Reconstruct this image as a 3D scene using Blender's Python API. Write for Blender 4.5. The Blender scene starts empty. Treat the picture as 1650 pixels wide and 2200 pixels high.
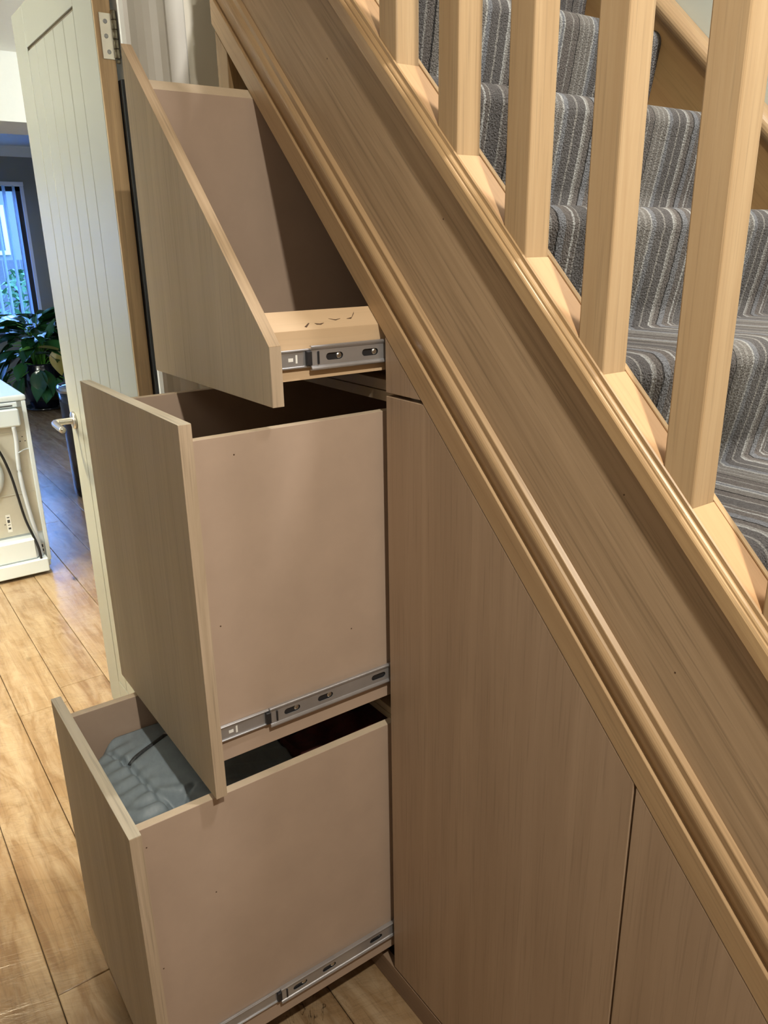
import bpy, bmesh, math, random
from mathutils import Vector, Matrix
from mathutils.geometry import tessellate_polygon
random.seed(7)
SC = bpy.context.scene
C = SC.collection

# ------------------------------------------------------------------ camera, world, lights, exposure
W_PX, H_PX, F_PX = 1650, 2200, 1667.37
yaw, pitch, roll = 0.959121, 0.330627, -0.016503
fw = Vector((-math.sin(yaw) * math.cos(pitch), math.cos(yaw) * math.cos(pitch), -math.sin(pitch)))
r0 = Vector((math.cos(yaw), math.sin(yaw), 0))
u0 = r0.cross(fw)
rt = math.cos(roll) * r0 + math.sin(roll) * u0
up = -math.sin(roll) * r0 + math.cos(roll) * u0
cam_d = bpy.data.cameras.new('camera')
cam = bpy.data.objects.new('camera', cam_d)
C.objects.link(cam)
cam.matrix_world = Matrix(((rt.x, up.x, -fw.x, 0.988), (rt.y, up.y, -fw.y, -0.70), (rt.z, up.z, -fw.z, 1.47), (0, 0, 0, 1)))
cam_d.sensor_fit = 'VERTICAL'
cam_d.sensor_height = 24.0
cam_d.lens = 24.0 * F_PX / H_PX
cam_d.clip_start = 0.02
SC.camera = cam

SC.view_settings.view_transform = 'Standard'
SC.view_settings.look = 'None'
SC.view_settings.gamma = 1.0
SC.view_settings.use_curve_mapping = False
SC.view_settings.exposure = 0.0

world = bpy.data.worlds.new('sky')
SC.world = world
world.use_nodes = True
wn = world.node_tree.nodes
bg = wn['Background']
bg.inputs['Color'].default_value = (0.20, 0.42, 1.0, 1)
bg.inputs['Strength'].default_value = 15.0

def lamp(name, kind, loc, power, color, size=0.1, rot=(0, 0, 0), spot=None, spread=None):
    d = bpy.data.lights.new(name, kind)
    d.energy = power
    d.color = color
    if kind == 'AREA':
        d.shape = 'DISK'
        d.size = size
        if spread: d.spread = spread
    else:
        d.shadow_soft_size = size
    if kind == 'SPOT':
        d.spot_size = spot
        d.spot_blend = 0.5
    o = bpy.data.objects.new(name, d)
    o.location = loc
    o.rotation_euler = rot
    C.objects.link(o)
    return o
WARM = (1.0, 0.93, 0.80)
lamp('hall_lamp', 'AREA', (1.29, -0.385, 2.385), 35, WARM, 0.07)
lamp('hall_fill', 'POINT', (0.6, -1.10, 2.28), 6.5, WARM, 0.28)  # unseen fill light, added to lift the cream wall by the doorway
lamp('stairwell_fill', 'AREA', (0.9, 0.65, 3.5), 60, (1.0, 0.95, 0.90), 0.25)  # unseen fill light above the stairs, brightens the carpet
lamp('kitchen_downlight', 'SPOT', (-1.75, -0.80, 2.43), 320, (1.0, 0.84, 0.56), 0.04, spot=math.radians(66))
lamp('kitchen_fill', 'POINT', (-1.55, -2.2, 2.20), 120, (0.94, 1.0, 0.99), 0.12)  # unseen fill light, added to brighten the kitchen and the appliance back
lamp('kitchen_fill_side', 'POINT', (-3.0, 1.35, 2.20), 36, (0.94, 1.0, 0.99), 0.12)  # unseen fill light, added for the kitchen ceiling and beam

# ------------------------------------------------------------------ node helpers / materials
def mat(name):
    m = bpy.data.materials.new(name)
    m.use_nodes = True
    return m, m.node_tree, m.node_tree.nodes['Principled BSDF']
def N(nt, t, **kw):
    n = nt.nodes.new(t)
    for k, v in kw.items(): setattr(n, k, v)
    return n
def ramp(nt, fac, stops, interp='LINEAR'):
    r = N(nt, 'ShaderNodeValToRGB')
    r.color_ramp.interpolation = interp
    el = r.color_ramp.elements
    while len(el) < len(stops): el.new(0.5)
    for e, (p, c) in zip(el, stops):
        e.position = p
        e.color = (c[0], c[1], c[2], 1) if not isinstance(c, (int, float)) else (c, c, c, 1)
    nt.links.new(fac, r.inputs[0])
    return r.outputs[0]
def mixc(nt, a, b, f, mode='MIX'):
    m = N(nt, 'ShaderNodeMix', data_type='RGBA', blend_type=mode)
    for sock, v in ((m.inputs[0], f), (m.inputs[6], a), (m.inputs[7], b)):
        if isinstance(v, (int, float)): sock.default_value = v
        elif isinstance(v, tuple): sock.default_value = (v[0], v[1], v[2], 1)
        else: nt.links.new(v, sock)
    return m.outputs[2]
def position(nt, rot=(0, 0, 0), scale=(1, 1, 1), obj=False):
    if obj:
        src = N(nt, 'ShaderNodeTexCoord').outputs['Object']
    else:
        src = N(nt, 'ShaderNodeNewGeometry').outputs['Position']
    a = N(nt, 'ShaderNodeMapping'); a.inputs['Rotation'].default_value = rot
    nt.links.new(src, a.inputs[0])
    b = N(nt, 'ShaderNodeMapping'); b.inputs['Scale'].default_value = scale
    nt.links.new(a.outputs[0], b.inputs[0])
    return b.outputs[0]
def noise(nt, vec, scale=5, detail=3, rough=0.5, dist=0.0, dim='3D'):
    n = N(nt, 'ShaderNodeTexNoise', noise_dimensions=dim)
    n.inputs['Scale'].default_value = scale
    n.inputs['Detail'].default_value = detail
    n.inputs['Roughness'].default_value = rough
    n.inputs['Distortion'].default_value = dist
    if dim == '1D': nt.links.new(vec, n.inputs['W'])
    else: nt.links.new(vec, n.inputs['Vector'])
    return n.outputs[0]
def bump(nt, b, h, strength=0.2, dist=0.001):
    n = N(nt, 'ShaderNodeBump')
    n.inputs['Strength'].default_value = strength
    n.inputs['Distance'].default_value = dist
    nt.links.new(h, n.inputs['Height'])
    nt.links.new(n.outputs[0], b.inputs['Normal'])
SLOPE = 0.769186
def wood(name, light, dark, grain='z', rough=0.42, streak=22, contrast=1.0, pores=0.5, figure=3.0, rand=False, spec=0.4):
    """grain runs along the named direction; colour, pores and relief only"""
    m, nt, b = mat(name)
    rot = {'z': (0, 0, 0), 'x': (0, math.pi / 2, 0), 'y': (math.pi / 2, 0, 0), 's': (0, math.pi / 2 - SLOPE, 0)}[grain]
    v = position(nt, rot, (1, 1, 0.045))
    if rand:
        oi = N(nt, 'ShaderNodeObjectInfo')
        add = N(nt, 'ShaderNodeVectorMath', operation='ADD')
        mul = N(nt, 'ShaderNodeMath', operation='MULTIPLY'); mul.inputs[1].default_value = 37.0
        nt.links.new(oi.outputs['Random'], mul.inputs[0])
        nt.links.new(v, add.inputs[0]); nt.links.new(mul.outputs[0], add.inputs[1])
        v = add.outputs[0]
    n1 = noise(nt, v, streak, 5, 0.6, figure * 0.25)
    v2 = position(nt, rot, (1, 1, 0.02))
    n2 = noise(nt, v2, 260, 2, 0.6)
    n3 = noise(nt, v, 4.5, 2, 0.5, 0.8)
    mid = tuple((a + c) / 2 for a, c in zip(light, dark))
    k = 0.5 / contrast
    col = ramp(nt, n1, [(0.5 - k * 0.45, dark), (0.5, mid), (0.5 + k * 0.4, light)])
    tone = ramp(nt, n3, [(0.3, tuple(min(1, x * 1.12) for x in (0.80, 0.78, 0.74))), (0.7, (1.0, 1.0, 1.0))])
    col = mixc(nt, col, tone, 0.8, 'MULTIPLY')
    pc = ramp(nt, n2, [(0.30, 0.62), (0.46, 1.0)])
    col = mixc(nt, col, pc, pores, 'MULTIPLY')
    nt.links.new(col, b.inputs['Base Color'])
    b.inputs['Roughness'].default_value = rough
    b.inputs['Specular IOR Level'].default_value = spec
    bump(nt, b, n2, 0.12, 0.0006)
    return m
def plain(name, color, rough=0.5, metal=0.0, spec=0.5, speck=0.0, sscale=30, coat=0.0, bumpy=0.0):
    m, nt, b = mat(name)
    v = position(nt)
    n = noise(nt, v, sscale, 4, 0.6)
    c = ramp(nt, n, [(0.3, tuple(x * (1 - speck) for x in color)), (0.7, tuple(min(1, x * (1 + speck)) for x in color))])
    nt.links.new(c, b.inputs['Base Color'])
    b.inputs['Roughness'].default_value = rough
    b.inputs['Metallic'].default_value = metal
    b.inputs['Specular IOR Level'].default_value = spec
    b.inputs['Coat Weight'].default_value = coat
    if bumpy: bump(nt, b, n, bumpy, 0.001)
    return m

M = {}
OL, OD = (0.50, 0.325, 0.165), (0.33, 0.195, 0.088)
M['spindle'] = wood('oak_spindle', (0.56, 0.40, 0.235), (0.44, 0.295, 0.16), 'z', 0.45, 46, 0.8, 0.45, spec=0.25)
M['infill'] = wood('oak_infill', (0.58, 0.36, 0.19), (0.45, 0.26, 0.125), 's', 0.4, 22, 0.8, 0.3)
M['rail'] = wood('oak_base_rail', (0.56, 0.38, 0.20), (0.36, 0.225, 0.11), 's', 0.36, 40, 1.1, 0.5)
M['string'] = wood('oak_string', (0.52, 0.375, 0.24), (0.39, 0.275, 0.17), 's', 0.5, 62, 1.0, 0.7, spec=0.22)
M['mould'] = wood('oak_moulding', (0.52, 0.36, 0.205), (0.38, 0.245, 0.13), 's', 0.36, 34, 0.8, 0.5)
M['door'] = wood('oak_door_veneer', (0.47, 0.34, 0.235), (0.37, 0.26, 0.175), 'z', 0.45, 16, 0.8, 0.4, 5.0)
M['front'] = wood('oak_front_veneer', (0.68, 0.58, 0.43), (0.55, 0.46, 0.33), 'z', 0.7, 20, 0.75, 0.35, spec=0.12)
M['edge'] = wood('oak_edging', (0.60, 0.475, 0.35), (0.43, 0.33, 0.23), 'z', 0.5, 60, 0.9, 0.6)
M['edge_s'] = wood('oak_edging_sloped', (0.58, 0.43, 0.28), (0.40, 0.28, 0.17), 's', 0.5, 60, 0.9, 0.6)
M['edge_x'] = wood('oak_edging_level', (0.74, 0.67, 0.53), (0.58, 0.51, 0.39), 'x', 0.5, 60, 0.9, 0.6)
M['dooredge'] = wood('oak_door_edge', (0.58, 0.40, 0.22), (0.36, 0.235, 0.115), 'z', 0.42, 40, 1.1, 0.6)
M['pine'] = wood('pine_rail', (0.70, 0.52, 0.34), (0.62, 0.44, 0.27), 'y', 0.55, 18, 0.7, 0.1)
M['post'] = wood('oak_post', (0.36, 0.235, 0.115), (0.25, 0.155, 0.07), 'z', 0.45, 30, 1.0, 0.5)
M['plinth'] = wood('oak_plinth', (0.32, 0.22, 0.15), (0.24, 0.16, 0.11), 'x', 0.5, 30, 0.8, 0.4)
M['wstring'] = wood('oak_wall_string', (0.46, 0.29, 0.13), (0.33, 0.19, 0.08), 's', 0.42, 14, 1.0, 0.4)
M['plank'] = wood('oak_floor_plank', (0.42, 0.295, 0.17), (0.26, 0.16, 0.08), 'x', 0.25, 9, 1.2, 0.5, 9.0, rand=True)
M['mdf'] = plain('mdf_board', (0.46, 0.345, 0.265), 0.6, speck=0.05, sscale=9, spec=0.3, bumpy=0.05)
M['mdf_edge'] = plain('mdf_cut_edge', (0.62, 0.50, 0.36), 0.6, speck=0.06)
M['carcase'] = plain('cabinet_lining', (0.40, 0.31, 0.20), 0.6, speck=0.05)
M['steel'] = plain('zinc_steel', (0.50, 0.50, 0.52), 0.30, 0.7, speck=0.10, sscale=14)
M['steel_dark'] = plain('dark_steel_and_slot_shade', (0.05, 0.05, 0.055), 0.4, 0.6)  # steel of the stops, and the painted shade behind the runner slots
M['satin'] = plain('brushed_steel', (0.62, 0.60, 0.56), 0.3, 1.0, speck=0.05)
M['brass'] = plain('hinge_steel', (0.72, 0.68, 0.58), 0.35, 0.7, speck=0.05)
M['knuckle'] = plain('aged_hinge_pin', (0.20, 0.18, 0.13), 0.35, 0.8, speck=0.3)
M['screw'] = plain('screw_head', (0.28, 0.28, 0.28), 0.35, 0.8)
M['bark'] = plain('dark_wood_mark', (0.10, 0.055, 0.03), 0.7)
M['black'] = plain('black_rubber_and_gap_shade', (0.006, 0.006, 0.008), 0.6)  # rubber of the machine feet, and the painted shade in the door gap
M['doorpaint'] = plain('cream_door_paint', (0.26, 0.255, 0.205), 0.42, speck=0.02, sscale=3, coat=0.0)
M['groove'] = plain('groove_shadow_paint', (0.12, 0.09, 0.05), 0.6)
M['white'] = plain('white_trim_paint', (0.72, 0.70, 0.64), 0.35, speck=0.01)
M['cream'] = plain('cream_wall_paint', (0.84, 0.80, 0.68), 0.8, speck=0.02, sscale=3)
M['stairwall'] = plain('pale_stair_wall_paint', (0.52, 0.55, 0.50), 0.8, speck=0.02, sscale=3)
M['ceil'] = plain('white_ceiling_paint', (0.80, 0.80, 0.76), 0.9, speck=0.01)
M['kwall'] = plain('grey_kitchen_wall_paint', (0.20, 0.22, 0.235), 0.8, speck=0.02, sscale=2)
M['kceil'] = plain('far_ceiling_daylight_tint', (0.74, 0.82, 0.90), 0.9)  # white paint with the blue of window daylight mixed into its colour
M['appl'] = plain('white_enamel', (0.76, 0.82, 0.84), 0.25, coat=0.3)
M['galv'] = plain('galvanised_panel', (0.56, 0.53, 0.44), 0.42, 0.1, speck=0.06, sscale=12)
M['hose'] = plain('white_hose', (0.66, 0.70, 0.74), 0.4)
M['cable'] = plain('black_cable', (0.012, 0.012, 0.013), 0.4)
M['paper'] = plain('label_paper', (0.80, 0.79, 0.74), 0.6)
M['ink'] = plain('label_ink', (0.05, 0.05, 0.05), 0.6)
M['pot'] = plain('dark_glazed_pot', (0.012, 0.014, 0.026), 0.18, coat=0.4)
M['soil'] = plain('potting_soil', (0.02, 0.014, 0.01), 0.9)
M['leaf'] = None
M['bin'] = plain('black_bin_metal', (0.012, 0.012, 0.016), 0.16, 0.2, coat=0.5)
M['lid'] = plain('bin_lid_steel', (0.55, 0.57, 0.62), 0.12, 1.0)
M['frame'] = plain('black_window_frame', (0.006, 0.007, 0.01), 0.5)
M['upvc'] = plain('white_reveal', (0.62, 0.68, 0.78), 0.5)
M['navy'] = plain('navy_fabric', (0.012, 0.018, 0.045), 0.9, speck=0.3, sscale=60, bumpy=0.4)
M['maroon'] = plain('dark_red_fabric', (0.075, 0.012, 0.009), 0.9, speck=0.3, sscale=60, bumpy=0.4)
M['fence'] = plain('painted_fence', (0.075, 0.08, 0.09), 0.8, speck=0.1)
M['render'] = plain('pale_house_render', (0.15, 0.155, 0.16), 0.8)
M['grass'] = plain('garden_lawn', (0.08, 0.16, 0.05), 0.9, speck=0.3)
M['bush'] = plain('garden_shrub_leaves', (0.05, 0.15, 0.06), 0.6, speck=0.4)
M['white_ext'] = plain('white_window_plastic', (0.5, 0.5, 0.5), 0.5)
M['unseen'] = plain('taupe_wall_paint', (0.20, 0.17, 0.14), 0.9)

def leaf_mat(name, a, bcol):
    m, nt, b = mat(name)
    oi = N(nt, 'ShaderNodeObjectInfo')
    c = ramp(nt, oi.outputs['Random'], [(0.0, a), (1.0, bcol)])
    nt.links.new(c, b.inputs['Base Color'])
    b.inputs['Roughness'].default_value = 0.22
    b.inputs['Coat Weight'].default_value = 0.3
    return m
M['leaf'] = leaf_mat('glossy_dark_leaf', (0.012, 0.055, 0.022), (0.03, 0.12, 0.035))
M['leaf_bright'] = leaf_mat('young_green_leaf', (0.10, 0.36, 0.04), (0.16, 0.42, 0.06))
M['leaf_yellow'] = leaf_mat('yellowing_leaf', (0.30, 0.24, 0.06), (0.22, 0.22, 0.07))

def glass():
    m, nt, b = mat('window_glass')
    b.inputs['Transmission Weight'].default_value = 1.0
    b.inputs['Roughness'].default_value = 0.0
    b.inputs['IOR'].default_value = 1.02
    b.inputs['Base Color'].default_value = (0.95, 0.98, 1, 1)
    return m
M['glass'] = glass()
def slatmat():
    m, nt, b = mat('translucent_blind_fabric')
    b.inputs['Base Color'].default_value = (0.70, 0.78, 0.95, 1)
    b.inputs['Roughness'].default_value = 0.8
    tr = N(nt, 'ShaderNodeBsdfTranslucent'); tr.inputs[0].default_value = (0.75, 0.82, 0.95, 1)
    mx = N(nt, 'ShaderNodeMixShader'); mx.inputs[0].default_value = 0.55
    nt.links.new(b.outputs[0], mx.inputs[1]); nt.links.new(tr.outputs[0], mx.inputs[2])
    nt.links.new(mx.outputs[0], nt.nodes['Material Output'].inputs[0])
    return m
M['slat'] = slatmat()

def carpetmat():
    m, nt, b = mat('striped_wool_carpet')
    v = position(nt)
    sep = N(nt, 'ShaderNodeSeparateXYZ'); nt.links.new(v, sep.inputs[0])
    wob = noise(nt, v, 70, 2, 0.6)
    ma = N(nt, 'ShaderNodeMath', operation='MULTIPLY_ADD')
    nt.links.new(wob, ma.inputs[0]); ma.inputs[1].default_value = 0.006
    nt.links.new(sep.outputs['Y'], ma.inputs[2])
    y = ma.outputs[0]
    # irregular repeat of 0.23 m: dark wool ground, thin pale lines
    md = N(nt, 'ShaderNodeMath', operation='FRACT')
    dv = N(nt, 'ShaderNodeMath', operation='DIVIDE'); dv.inputs[1].default_value = 0.33
    nt.links.new(y, dv.inputs[0]); nt.links.new(dv.outputs[0], md.inputs[0])
    g1, g2, g3 = (0.135, 0.120, 0.112), (0.11, 0.103, 0.102), (0.185, 0.172, 0.158)
    P, Q, B = (0.36, 0.36, 0.35), (0.26, 0.25, 0.235), (0.185, 0.19, 0.205)
    K = (0.03, 0.027, 0.026)
    st = [(0.0, g1), (0.05, P), (0.066, g1), (0.09, Q), (0.10, g2), (0.19, Q), (0.205, g1), (0.26, K), (0.275, g3), (0.335, P),
          (0.352, B), (0.378, P), (0.39, g1), (0.46, Q), (0.47, g1), (0.52, K), (0.53, g3), (0.565, Q), (0.58, g3), (0.615, Q), (0.63, g3),
          (0.665, P), (0.683, B), (0.715, g2), (0.78, Q), (0.795, g2), (0.86, P), (0.878, Q), (0.895, g1), (0.94, K), (0.95, B)]
    col = ramp(nt, md.outputs[0], st, 'CONSTANT')
    fl = noise(nt, v, 420, 2, 0.7)
    flc = ramp(nt, fl, [(0.3, 0.55), (0.7, 1.35)])
    col = mixc(nt, col, flc, 0.85, 'MULTIPLY')
    nt.links.new(col, b.inputs['Base Color'])
    b.inputs['Roughness'].default_value = 0.95
    b.inputs['Specular IOR Level'].default_value = 0.1
    b.inputs['Sheen Weight'].default_value = 0.15
    tuft = noise(nt, v, 300, 1, 0.5)
    bump(nt, b, tuft, 0.9, 0.004)
    return m
M['carpet'] = carpetmat()
def jacketmat():
    m, nt, b = mat('grey_quilted_nylon')
    v = position(nt, (0, 0, 0.3), (1, 2.0, 1))
    n = noise(nt, v, 30, 4, 0.6, 1.0)
    c = ramp(nt, n, [(0.3, (0.215, 0.265, 0.30)), (0.7, (0.26, 0.315, 0.355))])
    nt.links.new(c, b.inputs['Base Color'])
    b.inputs['Roughness'].default_value = 0.5
    bump(nt, b, n, 0.12, 0.003)
    return m
M['jacket'] = jacketmat()
M['zip'] = plain('dark_zip', (0.06, 0.065, 0.07), 0.5, 0.3, speck=0.4, sscale=300, bumpy=0.8)

# plank material extra: knots and saw marks
def plankmat():
    m = M['plank']; nt = m.node_tree; b = nt.nodes['Principled BSDF']
    old = b.inputs['Base Color'].links[0].from_socket
    v = position(nt, (0, 0, 0), (1, 2.6, 1))
    vo = N(nt, 'ShaderNodeTexVoronoi'); vo.inputs['Scale'].default_value = 2.3
    nt.links.new(v, vo.inputs['Vector'])
    kn = ramp(nt, vo.outputs['Distance'], [(0.0, 0.16), (0.05, 0.35), (0.10, 1.0)])
    nse = noise(nt, v, 3, 2)
    ge = ramp(nt, nse, [(0.42, 0.0), (0.55, 1.0)])
    col = mixc(nt, old, kn, ge, 'MULTIPLY')
    oi = N(nt, 'ShaderNodeObjectInfo')
    tone = ramp(nt, oi.outputs['Random'], [(0.0, (0.78, 0.74, 0.70)), (1.0, (1.0, 1.0, 1.0))])
    col = mixc(nt, col, tone, 1.0, 'MULTIPLY')
    nt.links.new(col, b.inputs['Base Color'])
    # hand scraped surface: shallow hollows and cross marks, pale mottling, open cracks
    v3 = position(nt, (0, 0, 0.25), (4.2, 0.9, 1))
    n3 = noise(nt, v3, 4.5, 4, 0.65, 1.2)
    v4 = position(nt, (0, 0, -0.05), (0.7, 3.0, 1))
    n4 = noise(nt, v4, 5, 4, 0.6, 1.5)
    mot = ramp(nt, n4, [(0.42, 0.0), (0.66, 0.38)])
    col = mixc(nt, col, (0.56, 0.44, 0.29), mot)
    marks = ramp(nt, n3, [(0.455, 1.0), (0.485, 0.72), (0.515, 1.0)])
    col = mixc(nt, col, marks, 0.45, 'MULTIPLY')
    v5 = position(nt, (0, 0, 0.4), (2.0, 5.0, 1))
    n5 = noise(nt, v5, 3.3, 3, 0.5, 2.0)
    cr = ramp(nt, n5, [(0.495, 1.0), (0.5, 0.12), (0.505, 1.0)])
    n6 = noise(nt, position(nt), 1.7, 1)
    gate = ramp(nt, n6, [(0.60, 0.0), (0.66, 1.0)])
    col = mixc(nt, col, cr, gate, 'MULTIPLY')
    nt.links.new(col, b.inputs['Base Color'])
    bump(nt, b, n3, 0.3, 0.005)
plankmat()

# ------------------------------------------------------------------ mesh helpers (world coordinates in, origin placed at the base of the piece)
SA, CA = math.sin(SLOPE), math.cos(SLOPE)
def link(name, bm, m, parent=None, origin=None, smooth=False):
    bmesh.ops.recalc_face_normals(bm, faces=bm.faces)
    me = bpy.data.meshes.new(name)
    if origin is None:
        xs = [v.co.x for v in bm.verts]; ys = [v.co.y for v in bm.verts]; zs = [v.co.z for v in bm.verts]
        origin = Vector(((min(xs) + max(xs)) / 2, (min(ys) + max(ys)) / 2, min(zs)))
    else:
        origin = Vector(origin)
    bmesh.ops.translate(bm, verts=bm.verts, vec=-origin)
    bm.to_mesh(me); bm.free()
    mats = m if isinstance(m, (list, tuple)) else [m]
    for x in mats: me.materials.append(x)
    if smooth:
        for p in me.polygons: p.use_smooth = True
    o = bpy.data.objects.new(name, me)
    C.objects.link(o)
    if parent is not None:
        o.parent = parent
        o.location = origin - WL[parent.name]
    else:
        o.location = origin
    WL[o.name] = origin
    return o
WL = {}
def empty(name, loc, label, cat, group=None):
    o = bpy.data.objects.new(name, None)
    o.empty_display_size = 0.05
    C.objects.link(o); o.location = loc
    WL[o.name] = Vector(loc)
    o['label'] = label; o['category'] = cat
    if group: o['group'] = group
    return o
def tag(o, label=None, cat=None, group=None, kind=None):
    if label: o['label'] = label
    if cat: o['category'] = cat
    if group: o['group'] = group
    if kind: o['kind'] = kind
    return o
def box(bm, x0, x1, y0, y1, z0, z1, mi=0):
    vs = [bm.verts.new((x, y, z)) for z in (z0, z1) for x, y in ((x0, y0), (x1, y0), (x1, y1), (x0, y1))]
    fs = []
    for f in ((0, 1, 2, 3), (4, 5, 6, 7), (0, 1, 5, 4), (1, 2, 6, 5), (2, 3, 7, 6), (3, 0, 4, 7)):
        fc = bm.faces.new([vs[i] for i in f]); fc.material_index = mi; fs.append(fc)
    return fs
def bevel(bm, w, seg=1):
    bmesh.ops.bevel(bm, geom=list(bm.edges), offset=w, segments=seg, affect='EDGES', profile=0.5)
def mkbox(name, x0, x1, y0, y1, z0, z1, m, parent=None, bw=0.0, seg=1, origin=None):
    bm = bmesh.new(); box(bm, x0, x1, y0, y1, z0, z1)
    if bw: bevel(bm, bw, seg)
    return link(name, bm, m, parent, origin)
def prism_bm(bm, poly, f0, f1, holes=(), mi=0):
    """poly: 2d points, f0/f1 map (u,v) to 3d on the two end caps"""
    loops = [list(poly)] + [list(h) for h in holes]
    flat = [p for l in loops for p in l]
    A = [bm.verts.new(f0(*p)) for p in flat]
    B = [bm.verts.new(f1(*p)) for p in flat]
    if holes:
        tris = tessellate_polygon([[Vector((p[0], p[1], 0)) for p in l] for l in loops])
        for t in tris:
            try:
                bm.faces.new([A[i] for i in t]).material_index = mi
                bm.faces.new([B[i] for i in t]).material_index = mi
            except ValueError: pass
    else:
        bm.faces.new(A).material_index = mi
        bm.faces.new(B).material_index = mi
    k = 0
    for l in loops:
        n = len(l)
        for i in range(n):
            j = (i + 1) % n
            bm.faces.new((A[k + i], A[k + j], B[k + j], B[k + i])).material_index = mi
        k += n
def mkprism(name, poly, axis, a, b, m, parent=None, bw=0.0, holes=(), origin=None, smooth=False):
    bm = bmesh.new()
    g = {'y': lambda t: (lambda u, v: (u, t, v)), 'x': lambda t: (lambda u, v: (t, u, v)), 'z': lambda t: (lambda u, v: (u, v, t))}[axis]
    prism_bm(bm, poly, g(a), g(b), holes)
    if bw: bevel(bm, bw)
    return link(name, bm, m, parent, origin, smooth)
def sq(x, q):          # z on the line of constant q at x
    return (q - x * SA) / CA
def slope_prism(bm, prof, x0, x1):
    """profile (y,q) run along the stair pitch between plumb cuts at x0 and x1"""
    prism_bm(bm, prof, lambda y, q: (x0, y, sq(x0, q)), lambda y, q: (x1, y, sq(x1, q)))
def mkslope(name, prof, x0, x1, m, parent=None, bw=0.0, smooth=False):
    bm = bmesh.new(); slope_prism(bm, prof, x0, x1)
    if bw: bevel(bm, bw)
    return link(name, bm, m, parent, smooth=smooth)
def lathe_bm(bm, prof, cx, cy, cz, n=24, axis='z'):
    rings = []
    for r, h in prof:
        ring = []
        for i in range(n):
            a = 2 * math.pi * i / n
            c, s = r * math.cos(a), r * math.sin(a)
            p = {'z': (cx + c, cy + s, cz + h), 'x': (cx + h, cy + c, cz + s), 'y': (cx + c, cy + h, cz + s)}[axis]
            ring.append(bm.verts.new(p))
        rings.append(ring)
    for a, b in zip(rings, rings[1:]):
        for i in range(n):
            j = (i + 1) % n
            bm.faces.new((a[i], a[j], b[j], b[i]))
    bm.faces.new(rings[0]); bm.faces.new(rings[-1])
def mklathe(name, prof, c, m, parent=None, n=24, axis='z', smooth=True):
    bm = bmesh.new(); lathe_bm(bm, prof, *c, n=n, axis=axis)
    return link(name, bm, m, parent, smooth=smooth)
def tube_bm(bm, pts, r, n=8, close=True):
    pts = [Vector(p) for p in pts]
    rings = []
    ref = Vector((0, 0, 1))
    for i, p in enumerate(pts):
        t = (pts[min(i + 1, len(pts) - 1)] - pts[max(i - 1, 0)]).normalized()
        a = t.cross(ref)
        if a.length < 1e-3: a = t.cross(Vector((1, 0, 0)))
        a.normalize(); b = t.cross(a)
        rr = r[i] if isinstance(r, (list, tuple)) else r
        rings.append([bm.verts.new(p + rr * (math.cos(2 * math.pi * k / n) * a + math.sin(2 * math.pi * k / n) * b)) for k in range(n)])
    for A, B in zip(rings, rings[1:]):
        for i in range(n):
            j = (i + 1) % n
            bm.faces.new((A[i], A[j], B[j], B[i]))
    if close:
        bm.faces.new(rings[0]); bm.faces.new(rings[-1])
def catmull(pts, k=6):
    pts = [Vector(p) for p in pts]
    out = []
    P = [pts[0]] + pts + [pts[-1]]
    for i in range(1, len(P) - 2):
        for j in range(k):
            t = j / k
            a, b, c, d = P[i - 1], P[i], P[i + 1], P[i + 2]
            out.append(0.5 * ((2 * b) + (c - a) * t + (2 * a - 5 * b + 4 * c - d) * t * t + (3 * b - a - 3 * c + d) * t ** 3))
    out.append(pts[-1])
    return out
def mktube(name, pts, r, m, parent=None, n=8, k=6):
    bm = bmesh.new(); tube_bm(bm, catmull(pts, k), r, n)
    return link(name, bm, m, parent, smooth=True)
def wallbox(name, x0, x1, y0, y1, z0, z1, m):
    return tag(mkbox(name, x0, x1, y0, y1, z0, z1, m), kind='structure')

# ------------------------------------------------------------------ setting: floor of planks, walls, ceilings
bm = bmesh.new(); box(bm, -8.2, 3.3, -2.7, 2.0, -0.06, -0.012)
floor = tag(link('floor', bm, plain('floor_underlay', (0.04, 0.025, 0.012), 0.8)), kind='structure')
PW = 0.1555
y_lines = [-0.577 + PW * k for k in range(-14, 17)]
cache = {}
rng = random.Random(3)
for ri, y0 in enumerate(y_lines):
    if y0 < -2.68 or y0 + PW > 1.99: continue
    near = -0.6 < y0 < 0.5
    if abs(y0 + 0.577) < 0.01: edges = [3.28, 1.35, -0.402, -2.15, -3.9, -5.6, -8.18]
    else:
        s = 3.28; edges = [s]; s -= rng.uniform(0.6, 1.7)
        while s > -7.2:
            edges.append(s); s -= rng.choice((1.55, 1.8, 1.9) if -1.3 < y0 < 1.0 else (2.6, 3.0))
        edges.append(-8.18)
    for a, b in zip(edges, edges[1:]):
        L = round(a - b, 3)
        bm = bmesh.new()
        box(bm, b + 0.0007, a - 0.0007, y0 + 0.0009, y0 + PW - 0.0009, -0.0118, 0.0)
        top = [e for e in bm.edges if all(v.co.z > -0.001 for v in e.verts)]
        bmesh.ops.bevel(bm, geom=top, offset=0.0016, segments=1, affect='EDGES')
        link('plank', bm, M['plank'], floor)

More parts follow.
